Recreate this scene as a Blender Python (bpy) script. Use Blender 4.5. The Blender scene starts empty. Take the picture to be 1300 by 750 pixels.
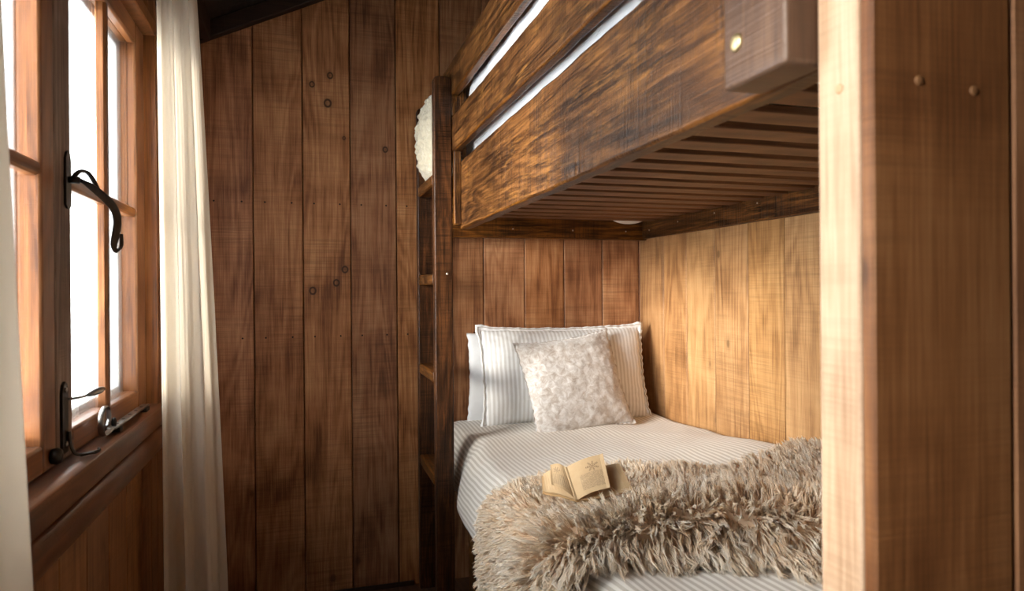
import bpy, bmesh, math, random
import numpy as np
from mathutils import Vector, Matrix, noise
PI = math.pi
random.seed(7); rng = np.random.default_rng(7)
S = bpy.context.scene
COL = S.collection

# ------------------------------------------------------------------ camera
F_PX = 860.0; PSI = math.atan(260 / F_PX); ROLL = 0.0075; EYE = 1.32
cam = bpy.data.cameras.new('camera'); camo = bpy.data.objects.new('camera', cam); COL.objects.link(camo)
cam.sensor_fit = 'HORIZONTAL'; cam.sensor_width = 36.0; cam.lens = 36.0 * F_PX / 1300
cam.shift_y = -7.0 / 1300; cam.clip_start = 0.02
fwd = Vector((math.sin(PSI), math.cos(PSI), 0)); right = Vector((math.cos(PSI), -math.sin(PSI), 0)); up = Vector((0, 0, 1))
r2 = right * math.cos(ROLL) - up * math.sin(ROLL) * -1 * -1
u2 = up * math.cos(ROLL) + right * math.sin(ROLL)
M = Matrix((( r2.x, u2.x, -fwd.x, 0), (r2.y, u2.y, -fwd.y, 0), (r2.z, u2.z, -fwd.z, EYE), (0, 0, 0, 1)))
camo.matrix_world = M
cam.dof.use_dof = True; cam.dof.focus_distance = 2.35; cam.dof.aperture_fstop = 4.2
S.camera = camo

# ------------------------------------------------------------------ view + world
S.view_settings.view_transform = 'Standard'; S.view_settings.look = 'None'
S.view_settings.gamma = 1; S.view_settings.use_curve_mapping = False
S.view_settings.exposure = 0.24
S.cycles.diffuse_bounces = 6
W = bpy.data.worlds.new('world'); S.world = W; W.use_nodes = True
bg = W.node_tree.nodes['Background']; bg.inputs[0].default_value = (0.93, 0.97, 1.0, 1); bg.inputs[1].default_value = 12.5
# soft high sun behind thin cloud
sl = bpy.data.lights.new('sun', 'SUN'); sl.energy = 7.5; sl.angle = math.radians(20); sl.color = (1.0, 0.93, 0.82)
so = bpy.data.objects.new('sun', sl); COL.objects.link(so)
so.rotation_euler = Vector((0.90, 0.40, -0.15)).to_track_quat('-Z', 'Y').to_euler()
# portal that guides sampling of the sky through the window opening
pl = bpy.data.lights.new('window_portal', 'AREA'); pl.shape = 'RECTANGLE'; pl.size = 1.64; pl.size_y = 1.35
pl.cycles.is_portal = True
po = bpy.data.objects.new('window_portal', pl); COL.objects.link(po); po.location = (-0.66, 1.79, 1.6)
po.rotation_euler = Vector((1, 0, 0)).to_track_quat('-Z', 'Z').to_euler()
po2 = bpy.data.objects.new('window_portal', pl.copy()); COL.objects.link(po2); po2.data.size = 0.50; po2.location = (-0.66, 0.19, 1.6); po2.rotation_euler = po.rotation_euler  # portal of the added, unseen window

# ------------------------------------------------------------------ node helpers
class NT:
    def __init__(s, name):
        s.m = bpy.data.materials.new(name); s.m.use_nodes = True; s.t = s.m.node_tree; s.t.nodes.clear()
        s.out = s.t.nodes.new('ShaderNodeOutputMaterial')
    def n(s, typ, **kw):
        nd = s.t.nodes.new('ShaderNode' + typ)
        for k, v in kw.items(): setattr(nd, k, v)
        return nd
    def set(s, sock, v):
        if isinstance(v, bpy.types.NodeSocket): s.t.links.new(v, sock)
        else: sock.default_value = v
    def math(s, op, a, b=0.0, c=None, clamp=False):
        nd = s.n('Math', operation=op); nd.use_clamp = clamp
        s.set(nd.inputs[0], a); s.set(nd.inputs[1], b)
        if c is not None: s.set(nd.inputs[2], c)
        return nd.outputs[0]
    def vmath(s, op, a, b=(0, 0, 0), out=0):
        nd = s.n('VectorMath', operation=op); s.set(nd.inputs[0], a)
        if op == 'SCALE': s.set(nd.inputs[3], b)
        else: s.set(nd.inputs[1], b)
        return nd.outputs[out]
    def noise(s, vec, scale, detail=4, rough=0.55, dist=0.0):
        nd = s.n('TexNoise'); s.set(nd.inputs['Vector'], vec); nd.inputs['Scale'].default_value = scale
        nd.inputs['Detail'].default_value = detail; nd.inputs['Roughness'].default_value = rough; nd.inputs['Distortion'].default_value = dist
        return nd.outputs[0]
    def ramp(s, fac, stops, interp='LINEAR'):
        nd = s.n('ValToRGB'); nd.color_ramp.interpolation = interp; s.set(nd.inputs[0], fac)
        el = nd.color_ramp.elements
        while len(el) < len(stops): el.new(0.5)
        for e, (p, c) in zip(el, stops):
            e.position = p; e.color = (c, c, c, 1) if isinstance(c, (int, float)) else (*c, 1)
        return nd.outputs[0]
    def mix(s, fac, a, b, mode='MIX'):
        nd = s.n('Mix', data_type='RGBA', blend_type=mode)
        s.set(nd.inputs[0], fac); s.set(nd.inputs[6], a if not isinstance(a, tuple) else (*a, 1)); s.set(nd.inputs[7], b if not isinstance(b, tuple) else (*b, 1))
        return nd.outputs[2]
    def bump(s, h, strength=0.3, dist=0.002):
        nd = s.n('Bump'); nd.inputs['Strength'].default_value = strength; nd.inputs['Distance'].default_value = dist; s.set(nd.inputs['Height'], h)
        return nd.outputs[0]
    def bsdf(s, **kw):
        nd = s.n('BsdfPrincipled')
        for k, v in kw.items(): s.set(nd.inputs[k.replace('_', ' ')], (*v, 1) if isinstance(v, tuple) and len(v) == 3 else v)
        s.t.links.new(nd.outputs[0], s.out.inputs[0]); return nd

def wood(name, dark, mid, light, axis='Z', var=0.25, rough=0.55, saw=0.3, spots=(), nails=False, knots=True, coat=0.0, wear=None, spec=0.4, bump=0.5, gscale=1.0, streak=0.5, contrast=0.75):
    t = NT(name)
    co = t.n('TexCoord').outputs['Object']
    rnd = t.n('NewGeometry').outputs['Random Per Island']
    off = t.n('CombineXYZ'); [t.set(off.inputs[i], t.math('MULTIPLY', rnd, k)) for i, k in enumerate((17.3, 31.7, 23.1))]
    v = t.vmath('ADD', co, off.outputs[0])
    ai = 'XYZ'.index(axis)
    def sc(cross, along): return tuple(along if i == ai else cross for i in range(3))
    warp = t.noise(v, 3.0, 2, 0.5)
    fine = t.noise(t.vmath('MULTIPLY', v, sc(210 * gscale, 5.0)), 1.0, 5, 0.7, 0.3)
    med = t.noise(t.vmath('MULTIPLY', v, sc(17 * gscale, 0.9)), 1.0, 4, 0.6, 1.6)
    big = t.noise(v, 4.5, 3, 0.5, 0.5)
    ring = t.math('MULTIPLY', t.math('SINE', t.math('MULTIPLY', t.noise(t.vmath('MULTIPLY', v, sc(4.2 * gscale, 0.55)), 1.0, 2, 0.5, 0.8), 85.0)), 0.5)
    f = t.math('ADD', t.math('MULTIPLY', fine, 0.62), t.math('MULTIPLY', med, 0.38 * contrast))
    f = t.math('ADD', f, 0.19 * (1 - contrast))
    f = t.math('ADD', f, t.math('MULTIPLY', ring, 0.10 * streak / 0.5))
    f = t.math('ADD', f, t.math('MULTIPLY', t.math('SUBTRACT', big, 0.5), 0.45 if not wear else 0.2))
    col = t.ramp(f, [(0.33, dark), (0.5, mid), (0.69, light)] if not wear else [(0.36, dark), (0.5, mid), (0.65, light)])
    # saw marks across the grain, strongest in patches
    sw = t.noise(t.vmath('MULTIPLY', v, sc(5, 240)), 1.0, 2, 0.5)
    sw2 = t.noise(t.vmath('MULTIPLY', v, sc(2.5, 60)), 1.0, 1, 0.5)
    patch = t.ramp(t.noise(t.vmath('ADD', v, (3, 5, 9)), 3.1, 2), [(0.36, 0.15), (0.62, 1.0)])
    sm = t.math('MULTIPLY', t.ramp(t.math('ADD', t.math('MULTIPLY', sw, .6), t.math('MULTIPLY', sw2, .4)), [(0.38, 1.0), (0.56, 0.0)]), patch)
    col = t.mix(t.math('MULTIPLY', sm, saw), col, tuple(c * 0.45 for c in dark))
    hgt = t.math('SUBTRACT', t.math('MULTIPLY', fine, 0.6), t.math('MULTIPLY', sm, 0.6))
    if knots:
        vo = t.n('TexVoronoi', feature='F1'); t.set(vo.inputs['Vector'], t.vmath('MULTIPLY', v, sc(5.5, 3.4))); vo.inputs['Scale'].default_value = 1
        kk = t.n('SeparateColor'); t.set(kk.inputs[0], vo.outputs['Color'])
        gate = t.math('GREATER_THAN', kk.outputs[0], 0.62)
        d = vo.outputs['Distance']
        kd = t.math('MULTIPLY', t.ramp(d, [(0.0, 0.9), (0.05, 0.85), (0.075, 0.3), (0.16, 0.0)]), gate)
        col = t.mix(t.math('MULTIPLY', kd, 0.75), col, tuple(c * 0.3 for c in dark))
    if spots:
        sx = t.n('SeparateXYZ'); t.set(sx.inputs[0], co)
        dm = None
        for (px, pz, rr) in spots:
            dx = t.math('SUBTRACT', sx.outputs[0], px); dz = t.math('MULTIPLY', t.math('SUBTRACT', sx.outputs[2], pz), 0.85)
            d = t.math('DIVIDE', t.math('SQRT', t.math('ADD', t.math('MULTIPLY', dx, dx), t.math('MULTIPLY', dz, dz))), rr)
            dm = d if dm is None else t.math('MINIMUM', dm, d)
        ringm = t.ramp(t.math('MULTIPLY', dm, 0.25), [(0.0, 0.45), (0.14, 0.35), (0.2, 0.95), (0.27, 0.9), (0.33, 0.2), (0.6, 0.0)])
        col = t.mix(ringm, col, tuple(c * 0.22 for c in dark))
    if nails:
        sx = t.n('SeparateXYZ'); t.set(sx.inputs[0], co)
        fx = t.math('FRACT', t.math('DIVIDE', t.math('ADD', sx.outputs[0], 4.215), 0.2))
        a = t.math('ABSOLUTE', t.math('SUBTRACT', t.math('ABSOLUTE', t.math('SUBTRACT', fx, 0.5)), 0.27))
        dx = t.math('MULTIPLY', a, 0.2)
        dz = t.math('MINIMUM', t.math('ABSOLUTE', t.math('SUBTRACT', sx.outputs[2], 1.125)), t.math('ABSOLUTE', t.math('SUBTRACT', sx.outputs[2], 1.70)))
        d = t.math('SQRT', t.math('ADD', t.math('MULTIPLY', dx, dx), t.math('MULTIPLY', dz, dz)))
        col = t.mix(t.math('LESS_THAN', d, 0.0038), col, tuple(c * 0.12 for c in dark))
    if wear:
        wf = t.ramp(t.noise(t.vmath('MULTIPLY', v, sc(75, 7)), 1.0, 6, 0.75, 0.3), [(0.48, 0.0), (0.72, 1.0)])
        wl_ = t.ramp(t.noise(v, 5.0, 3, 0.6), [(0.42, 0.12), (0.66, 1.0)])
        col = t.mix(t.math('MULTIPLY', t.math('MULTIPLY', wf, wl_), 0.8), col, wear)
    # tone of each board
    hs = t.n('HueSaturation'); t.set(hs.inputs['Color'], col)
    t.set(hs.inputs['Value'], t.math('ADD', 1 - var / 2, t.math('MULTIPLY', rnd, var)))
    r2_ = t.math('FRACT', t.math('MULTIPLY', rnd, 7.77))
    t.set(hs.inputs['Hue'], t.math('ADD', 0.496, t.math('MULTIPLY', r2_, 0.005)))
    t.set(hs.inputs['Saturation'], t.math('ADD', 0.96, t.math('MULTIPLY', t.math('FRACT', t.math('MULTIPLY', rnd, 3.3)), 0.08)))
    rg = t.math('ADD', rough - 0.12, t.math('MULTIPLY', fine, 0.24))
    b = t.bsdf(Base_Color=hs.outputs[0], Roughness=rg, Normal=t.bump(hgt, bump, 0.0015))
    b.inputs['Specular IOR Level'].default_value = spec
    if coat: b.inputs['Coat Weight'].default_value = coat; b.inputs['Coat Roughness'].default_value = 0.28
    return t.m

def simple(name, color, rough=0.5, metal=0.0, nscale=30, amt=0.3, bump=0.2, spec=0.5):
    t = NT(name); co = t.n('TexCoord').outputs['Object']
    n1 = t.noise(co, nscale, 5, 0.6)
    c = t.mix(t.ramp(n1, [(0.3, 0.0), (0.7, 1.0)]), tuple(x * (1 - amt) for x in color), color)
    b = t.bsdf(Base_Color=c, Roughness=rough, Metallic=metal, Normal=t.bump(n1, bump, 0.001)); b.inputs['Specular IOR Level'].default_value = spec
    return t.m

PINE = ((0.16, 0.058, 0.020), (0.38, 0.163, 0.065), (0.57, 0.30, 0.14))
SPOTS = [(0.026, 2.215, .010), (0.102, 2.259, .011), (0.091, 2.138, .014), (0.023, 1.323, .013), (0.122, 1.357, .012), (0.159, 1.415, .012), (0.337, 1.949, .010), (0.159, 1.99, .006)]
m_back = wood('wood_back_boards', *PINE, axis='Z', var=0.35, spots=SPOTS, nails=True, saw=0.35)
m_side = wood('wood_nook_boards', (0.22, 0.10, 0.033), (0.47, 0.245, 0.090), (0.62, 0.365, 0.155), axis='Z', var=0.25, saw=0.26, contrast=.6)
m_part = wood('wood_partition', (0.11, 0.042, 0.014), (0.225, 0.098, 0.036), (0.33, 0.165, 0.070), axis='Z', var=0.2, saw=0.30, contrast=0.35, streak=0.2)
m_core = wood('wood_pale_post', (0.32, 0.19, 0.11), (0.49, 0.335, 0.22), (0.60, 0.45, 0.33), axis='Z', var=0.1, saw=0.22, contrast=0.4, streak=0.2)
m_leftw = wood('wood_window_wall', (0.15, 0.062, 0.022), (0.30, 0.14, 0.055), (0.42, 0.22, 0.10), axis='Z', var=0.3, saw=0.3)
m_floor = wood('wood_floor', (0.05, 0.022, 0.01), (0.11, 0.05, 0.024), (0.18, 0.09, 0.045), axis='Y', var=0.3)
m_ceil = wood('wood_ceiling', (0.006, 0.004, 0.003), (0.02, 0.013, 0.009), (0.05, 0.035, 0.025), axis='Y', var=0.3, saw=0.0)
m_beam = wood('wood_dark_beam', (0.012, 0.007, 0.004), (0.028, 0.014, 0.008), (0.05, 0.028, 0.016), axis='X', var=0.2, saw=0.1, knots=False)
BUNK = ((0.014, 0.005, 0.0015), (0.085, 0.031, 0.007), (0.24, 0.095, 0.022))
bk = dict(var=0.25, rough=0.40, saw=0.75, wear=(0.46, 0.19, 0.035), spec=0.30, bump=1.0, contrast=1.0)
m_bunk = {a: wood('wood_bunk_' + a.lower(), *BUNK, axis=a, **bk) for a in 'XYZ'}
m_lad = wood('wood_ladder', (0.010, 0.004, 0.0018), (0.050, 0.020, 0.008), (0.13, 0.052, 0.020), axis='Z', **{**bk, 'wear': (0.24, 0.09, 0.03), 'var': .1})
m_slat = wood('wood_slat', (0.075, 0.033, 0.013), (0.17, 0.08, 0.034), (0.27, 0.14, 0.065), axis='X', var=0.3, saw=0.2)
m_block = wood('wood_bolt_block', (0.05, 0.025, 0.014), (0.09, 0.048, 0.028), (0.15, 0.085, 0.05), axis='Z', var=0.1, saw=0.05, knots=False, rough=0.42, contrast=.4)
m_win = {a: wood('wood_window_' + a.lower(), (0.10, 0.036, 0.011), (0.24, 0.094, 0.030), (0.36, 0.155, 0.055), axis=a, var=0.15, rough=0.38, saw=0.0, knots=False, coat=0.3, bump=0.2) for a in 'YZ'}
m_weath = wood('wood_weathered_stile', (0.09, 0.055, 0.04), (0.24, 0.17, 0.13), (0.45, 0.36, 0.29), axis='Z', var=0.1, rough=0.6, saw=0.0, knots=False)
m_sill = wood('wood_sill', (0.07, 0.026, 0.01), (0.15, 0.06, 0.025), (0.24, 0.105, 0.045), axis='Y', var=0.1, rough=0.32, saw=0.0, knots=False, coat=0.4, bump=0.2)
m_plug = simple('plug_wood', (0.26, 0.12, 0.045), 0.6)
m_plug2 = simple('plug_pale_wood', (0.58, 0.36, 0.2), 0.6)
m_white = simple('white_paint', (0.8, 0.8, 0.78), 0.5, amt=0.05)
m_iron = simple('dark_iron', (0.05, 0.045, 0.04), 0.4, 0.8, 60, 0.4, 0.3)
m_steel = simple('steel', (0.45, 0.45, 0.43), 0.3, 1.0, 60, 0.3, 0.1)
m_brass = simple('brass', (0.72, 0.58, 0.32), 0.48, 1.0, 60, 0.2, 0.1)
m_nail = simple('nail_metal', (0.55, 0.5, 0.42), 0.4, 0.6, 60, 0.2, 0.1)

def m_glass_():
    t = NT('window_glass'); tr = t.n('BsdfTransparent'); gl = t.n('BsdfGlossy'); gl.inputs['Roughness'].default_value = 0.02
    fr = t.n('Fresnel'); fr.inputs[0].default_value = 1.45; mx = t.n('MixShader')
    t.set(mx.inputs[0], t.math('MULTIPLY', fr.outputs[0], 0.8)); t.set(mx.inputs[1], tr.outputs[0]); t.set(mx.inputs[2], gl.outputs[0])
    t.t.links.new(mx.outputs[0], t.out.inputs[0]); return t.m
m_glass = m_glass_()

def fabric(name, base, base2=None, stripe=None, rough=0.85, weave=900, transl=0.0, bumpd=0.0004, blotch=0.0, sheen=0.3):
    """stripe = period in metres, read from the 'UVMap' u coordinate (metres across the cloth)"""
    t = NT(name); co = t.n('TexCoord').outputs['Object']; uv = t.n('TexCoord').outputs['UV']
    col = t.mix(0.0, base, base)
    if stripe:
        sx = t.n('SeparateXYZ'); t.set(sx.inputs[0], uv)
        ph = t.math('SINE', t.math('MULTIPLY', sx.outputs[0], 2 * PI / stripe))
        col = t.mix(t.ramp(t.math('ADD', t.math('MULTIPLY', ph, 0.5), 0.5), [(0.35, 0.0), (0.62, 1.0)]), base, base2)
    if blotch:
        nz = t.noise(co, 34, 7, 0.75, 0.9)
        col = t.mix(t.ramp(nz, [(0.38, 0.0), (0.62, 1.0)]), base, base2)
    wv = t.noise(co, weave, 2, 0.5); wr = t.noise(co, 18, 4, 0.6)
    hb = t.math('ADD', t.math('MULTIPLY', wv, 0.25), wr)
    b = t.bsdf(Base_Color=col, Roughness=rough, Normal=t.bump(hb, 0.6, bumpd * 10))
    b.inputs['Sheen Weight'].default_value = sheen; b.inputs['Specular IOR Level'].default_value = 0.2
    if transl:
        tl = t.n('BsdfTranslucent'); t.set(tl.inputs[0], (*base, 1)); mx = t.n('MixShader'); mx.inputs[0].default_value = transl
        t.set(mx.inputs[1], b.outputs[0]); t.set(mx.inputs[2], tl.outputs[0]); t.t.links.new(mx.outputs[0], t.out.inputs[0])
    return t.m
m_duvet = fabric('striped_bed_linen', (0.82, 0.775, 0.70), (0.56, 0.505, 0.425), stripe=0.0175)
m_pillow = fabric('striped_pillow_linen', (0.86, 0.875, 0.885), (0.67, 0.67, 0.66), stripe=0.0185)
m_plain = fabric('plain_white_linen', (0.86, 0.875, 0.89))
m_velvet = fabric('crushed_velvet', (0.70, 0.69, 0.68), (0.40, 0.345, 0.30), blotch=1, rough=0.6, sheen=0.7)
m_boucle = fabric('cream_fleece', (0.60, 0.55, 0.42), rough=0.95, weave=160, bumpd=0.002, sheen=0.6)
m_curtain = fabric('cream_curtain', (0.95, 0.90, 0.81), rough=0.9, transl=0.45, weave=700, bumpd=0.0002)
m_seam = fabric('seam_thread', (0.45, 0.40, 0.34))
m_matt = fabric('mattress_ticking', (0.78, 0.76, 0.72))

# ------------------------------------------------------------------ object helpers
def finish(name, bm, mat, parent=None, smooth=False, bevel=0.0, seg=2, sharp=35):
    me = bpy.data.meshes.new(name); bm.normal_update(); bm.to_mesh(me); bm.free()
    return link_mesh(name, me, mat, parent, smooth, bevel, seg, sharp)
def link_mesh(name, me, mat, parent=None, smooth=False, bevel=0.0, seg=2, sharp=35):
    o = bpy.data.objects.new(name, me); COL.objects.link(o); me.materials.append(mat)
    if parent is not None:
        off = world_loc(parent)
        me.transform(Matrix.Translation(-off)); o.parent = parent
    if bevel:
        md = o.modifiers.new('bevel', 'BEVEL'); md.width = bevel; md.segments = seg; md.limit_method = 'ANGLE'; md.harden_normals = False
    if smooth or bevel:
        for p in me.polygons: p.use_smooth = True
        if not smooth:
            try: me.set_sharp_from_angle(angle=math.radians(sharp))
            except Exception: pass
    return o
def world_loc(o):
    v = Vector((0, 0, 0))
    while o is not None: v += o.location; o = o.parent
    return v
def empty(name, loc):
    o = bpy.data.objects.new(name, None); COL.objects.link(o); o.location = loc; o.empty_display_size = 0.1; return o
def tag(o, label=None, cat=None, group=None, kind=None):
    if label: o['label'] = label
    if cat: o['category'] = cat
    if group: o['group'] = group
    if kind: o['kind'] = kind
    return o
def box(bm, x0, x1, y0, y1, z0, z1):
    vs = [bm.verts.new((x, y, z)) for x in (x0, x1) for y in (y0, y1) for z in (z0, z1)]
    for f in ((0, 1, 3, 2), (4, 6, 7, 5), (0, 4, 5, 1), (2, 3, 7, 6), (0, 2, 6, 4), (1, 5, 7, 3)): bm.faces.new([vs[i] for i in f])
    return vs
def boxo(name, b, mat, parent=None, bevel=0.003, seg=2):
    bm = bmesh.new(); box(bm, *b); return finish(name, bm, mat, parent, bevel=bevel, seg=seg)
def prism(bm, pts, axis, a, b):
    """polygon in the plane normal to axis, extruded from a to b"""
    def P(p, q):
        return {'X': (q, p[0], p[1]), 'Y': (p[0], q, p[1]), 'Z': (p[0], p[1], q)}[axis]
    A = [bm.verts.new(P(p, a)) for p in pts]; B = [bm.verts.new(P(p, b)) for p in pts]; n = len(pts)
    bm.faces.new(A); bm.faces.new(B[::-1])
    for i in range(n): bm.faces.new((A[(i + 1) % n], A[i], B[i], B[(i + 1) % n]))
    bmesh.ops.recalc_face_normals(bm, faces=bm.faces)
def sweep(bm, pts, w, h, side, n=12, taper=None, power=2.0):
    """oval section (w along 'side', h along the other) swept along pts"""
    pts = [Vector(p) for p in pts]; side = Vector(side).normalized(); rings = []
    for i, p in enumerate(pts):
        tn = (pts[min(i + 1, len(pts) - 1)] - pts[max(i - 1, 0)]).normalized()
        s = (side - tn * side.dot(tn)); s = s.normalized() if s.length > 1e-4 else tn.orthogonal().normalized()
        o = tn.cross(s); k = taper[i] if taper else 1.0; ring = []
        for j in range(n):
            a = 2 * PI * j / n; ca, sa = math.cos(a), math.sin(a)
            ca = math.copysign(abs(ca) ** (2 / power), ca); sa = math.copysign(abs(sa) ** (2 / power), sa)
            ring.append(bm.verts.new(p + s * ca * w * k / 2 + o * sa * h * k / 2))
        rings.append(ring)
    for a, b in zip(rings, rings[1:]):
        for j in range(n): bm.faces.new((a[j], a[(j + 1) % n], b[(j + 1) % n], b[j]))
    bm.faces.new(rings[0][::-1]); bm.faces.new(rings[-1])
    bmesh.ops.recalc_face_normals(bm, faces=bm.faces)
def spline(pts, n=8):
    pts = [Vector(p) for p in pts]; out = []
    P = [pts[0] * 2 - pts[1]] + pts + [pts[-1] * 2 - pts[-2]]
    for i in range(1, len(P) - 2):
        for k in range(n):
            t = k / n; a, b, c, d = P[i - 1], P[i], P[i + 1], P[i + 2]
            out.append(0.5 * ((2 * b) + (c - a) * t + (2 * a - 5 * b + 4 * c - d) * t * t + (3 * b - a - 3 * c + d) * t ** 3))
    return out + [pts[-1]]
def lathe(bm, prof, center, axis='Z', n=24):
    c = Vector(center); rings = []
    for r, h in prof:
        ring = []
        for j in range(n):
            a = 2 * PI * j / n; x, y = r * math.cos(a), r * math.sin(a)
            ring.append(bm.verts.new(c + {'Z': Vector((x, y, h)), 'X': Vector((h, x, y)), 'Y': Vector((x, h, y))}[axis]))
        rings.append(ring)
    for a, b in zip(rings, rings[1:]):
        for j in range(n): bm.faces.new((a[j], a[(j + 1) % n], b[(j + 1) % n], b[j]))
    bm.faces.new(rings[0]); bm.faces.new(rings[-1]); bmesh.ops.recalc_face_normals(bm, faces=bm.faces)
def planks(bm, u_edges, z0f, z1f, plane, face, back, gap=0.0042, ch=0.0025):
    """vertical boards: plane 'Y' (wall normal to Y) or 'X'. face = coordinate towards the room, back = behind it"""
    for a, b in zip(u_edges, u_edges[1:]):
        a2, b2 = a + gap / 2, b - gap / 2
        s = 1 if back > face else -1
        sec = [(a2, back), (a2, face + s * ch), (a2 + ch, face), (b2 - ch, face), (b2, face + s * ch), (b2, back)]
        lo = []; hi = []
        for (u, w) in sec:
            x, y = (u, w) if plane == 'Y' else (w, u)
            lo.append(bm.verts.new((x, y, z0f(u)))); hi.append(bm.verts.new((x, y, z1f(u))))
        n = len(sec)
        bm.faces.new(lo); bm.faces.new(hi[::-1])
        for i in range(n): bm.faces.new((lo[(i + 1) % n], lo[i], hi[i], hi[(i + 1) % n]))
    bmesh.ops.recalc_face_normals(bm, faces=bm.faces)
def grid_mesh(name, P, uv=None, closed_u=False):
    """P[i][j] -> mesh; uv[i][j] -> (u, v)"""
    ni, nj = len(P), len(P[0]); me = bpy.data.meshes.new(name)
    vs = [tuple(p) for row in P for p in row]; fs = []
    for i in range(ni - (0 if closed_u else 1)):
        for j in range(nj - 1):
            i2 = (i + 1) % ni
            fs.append((i * nj + j, i2 * nj + j, i2 * nj + j + 1, i * nj + j + 1))
    me.from_pydata(vs, [], fs)
    if uv is not None:
        fl = [q for row in uv for q in row]; lay = me.uv_layers.new(name='UVMap')
        for l in me.loops: lay.data[l.index].uv = fl[l.vertex_index]
    me.update(); return me
def nz(x, y, z=0.0, s=1.0): return noise.noise(Vector((x * s, y * s, z * s)))
def sst(a, b, x):
    t = min(1, max(0, (x - a) / (b - a))); return t * t * (3 - 2 * t)
def lerp_tab(tab, x):
    if x <= tab[0][0]: return tab[0][1]
    for (a, va), (b, vb) in zip(tab, tab[1:]):
        if x <= b: t = (x - a) / (b - a); t = t * t * (3 - 2 * t) * 0.5 + t * 0.5; return va + (vb - va) * t
    return tab[-1][1]

# ------------------------------------------------------------------ room shell
YB = 3.05; XR = 1.588; XL = -0.50
def ceil_z(x): return 2.375 + 0.48 * (x - XL)
fl = bmesh.new()
box(fl, -0.66, 1.78, -1.56, YB + .1, -0.06, -0.031)
x = -0.62
while x < 1.75:
    box(fl, x + .0012, x + .1388, -1.5, YB + .06, -0.03, 0.0); x += 0.14
tag(finish('floor', fl, m_floor), kind='structure')
bm = bmesh.new(); planks(bm, [-0.62, -0.415] + [-0.215 + 0.2 * k for k in range(10)] + [1.70], lambda u: 0.0, lambda u: ceil_z(u) + 0.03, 'Y', YB, YB + 0.03)
box(bm, -0.66, 1.78, YB + .031, YB + .06, -.03, 3.6)
tag(finish('wall_back', bm, m_back), kind='structure')
bm = bmesh.new(); planks(bm, [0.40, 0.60, 0.80, 1.0, 1.20, 1.40, 1.60, 1.782, 1.982, 2.184, 2.401, 2.616, 2.815, YB], lambda u: 0.0, lambda u: 3.35, 'X', XR, XR + 0.03)
box(bm, XR + .031, XR + .06, .4, YB + .03, -.03, 3.6)
tag(finish('wall_right', bm, m_side), kind='structure')
# right and rear of the room behind the partition and behind the camera
bm = bmesh.new(); planks(bm, [-1.5 + .19 * k for k in range(11)], lambda u: 0.0, lambda u: 3.35, 'X', XR, XR + 0.03)
box(bm, XR + .031, XR + .06, -1.5, .4, -.03, 3.6)
tag(finish('wall_right', bm, m_side), kind='structure')
bm = bmesh.new(); planks(bm, [-0.62 + .2 * k for k in range(13)], lambda u: 0.0, lambda u: 3.35, 'Y', -1.5, -1.53)
box(bm, -0.66, 1.78, -1.56, -1.531, -.03, 3.6)
tag(finish('wall_rear', bm, m_side), kind='structure')
# window wall, with the opening left free
WY0, WY1, WZ0, WZ1 = 0.98, 2.60, 0.925, 2.235
bm = bmesh.new()
VY0, VY1 = -0.06, 0.44  # opening for the added window, out of view, that lights the partition
for (q, za, zb_) in (([-1.5, -1.3, -1.09, -.88, -.66, -.44, -.25, VY0], 0, 2.4), ([VY1, 0.62, .80, WY0], 0, 2.4), ([VY0, .19, VY1], 0, WZ0), ([VY0, .19, VY1], WZ1, 2.4)):
    planks(bm, q, lambda u: za, lambda u: zb_, 'X', XL, XL - 0.02)
e2 = [WY0, 1.12, 1.27, 1.45, 1.63, 1.815, 2.0, 2.18, 2.37, 2.50, WY1]
planks(bm, e2, lambda u: 0.0, lambda u: WZ0, 'X', XL, XL - 0.02)
planks(bm, e2, lambda u: WZ1, lambda u: 2.40, 'X', XL, XL - 0.02)
planks(bm, [WY1, 2.74, 2.9, YB], lambda u: 0.0, lambda u: 2.40, 'X', XL, XL - 0.02)
wl = tag(finish('wall_left', bm, m_leftw), kind='structure')
bm = bmesh.new()
box(bm, -0.64, XL - .021, -1.5, VY0, 0, 2.5); box(bm, -0.64, XL - .021, VY1, WY0, 0, 2.5)
box(bm, -0.64, XL - .021, VY0, VY1, 0, WZ0 - .02); box(bm, -0.64, XL - .021, VY0, VY1, WZ1, 2.5)
box(bm, -0.64, XL - .021, WY1, YB + .05, 0, 2.5)
box(bm, -0.64, XL - .021, WY0, WY1, 0, WZ0 - .02); box(bm, -0.64, XL - .021, WY0, WY1, WZ1, 2.5)
tag(finish('wall_left', bm, m_white), kind='structure')
# ceiling boards laid on the rake
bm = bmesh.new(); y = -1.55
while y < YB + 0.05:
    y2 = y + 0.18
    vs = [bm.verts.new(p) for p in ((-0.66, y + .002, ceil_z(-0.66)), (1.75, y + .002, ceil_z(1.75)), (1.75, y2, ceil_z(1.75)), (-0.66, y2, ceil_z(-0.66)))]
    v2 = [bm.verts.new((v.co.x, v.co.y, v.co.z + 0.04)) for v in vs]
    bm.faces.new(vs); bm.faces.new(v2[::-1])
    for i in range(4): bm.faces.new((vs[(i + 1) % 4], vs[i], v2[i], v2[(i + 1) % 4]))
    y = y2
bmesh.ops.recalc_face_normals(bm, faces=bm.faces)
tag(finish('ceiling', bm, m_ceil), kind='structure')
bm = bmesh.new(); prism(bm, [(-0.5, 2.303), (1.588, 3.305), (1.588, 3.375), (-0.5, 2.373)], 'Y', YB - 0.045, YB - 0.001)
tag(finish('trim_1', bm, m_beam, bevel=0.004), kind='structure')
tag(boxo('trim_2', (XL, -0.37, -1.5, YB - 0.046, 2.35, 2.44), m_beam, bevel=0.005), kind='structure')
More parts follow.
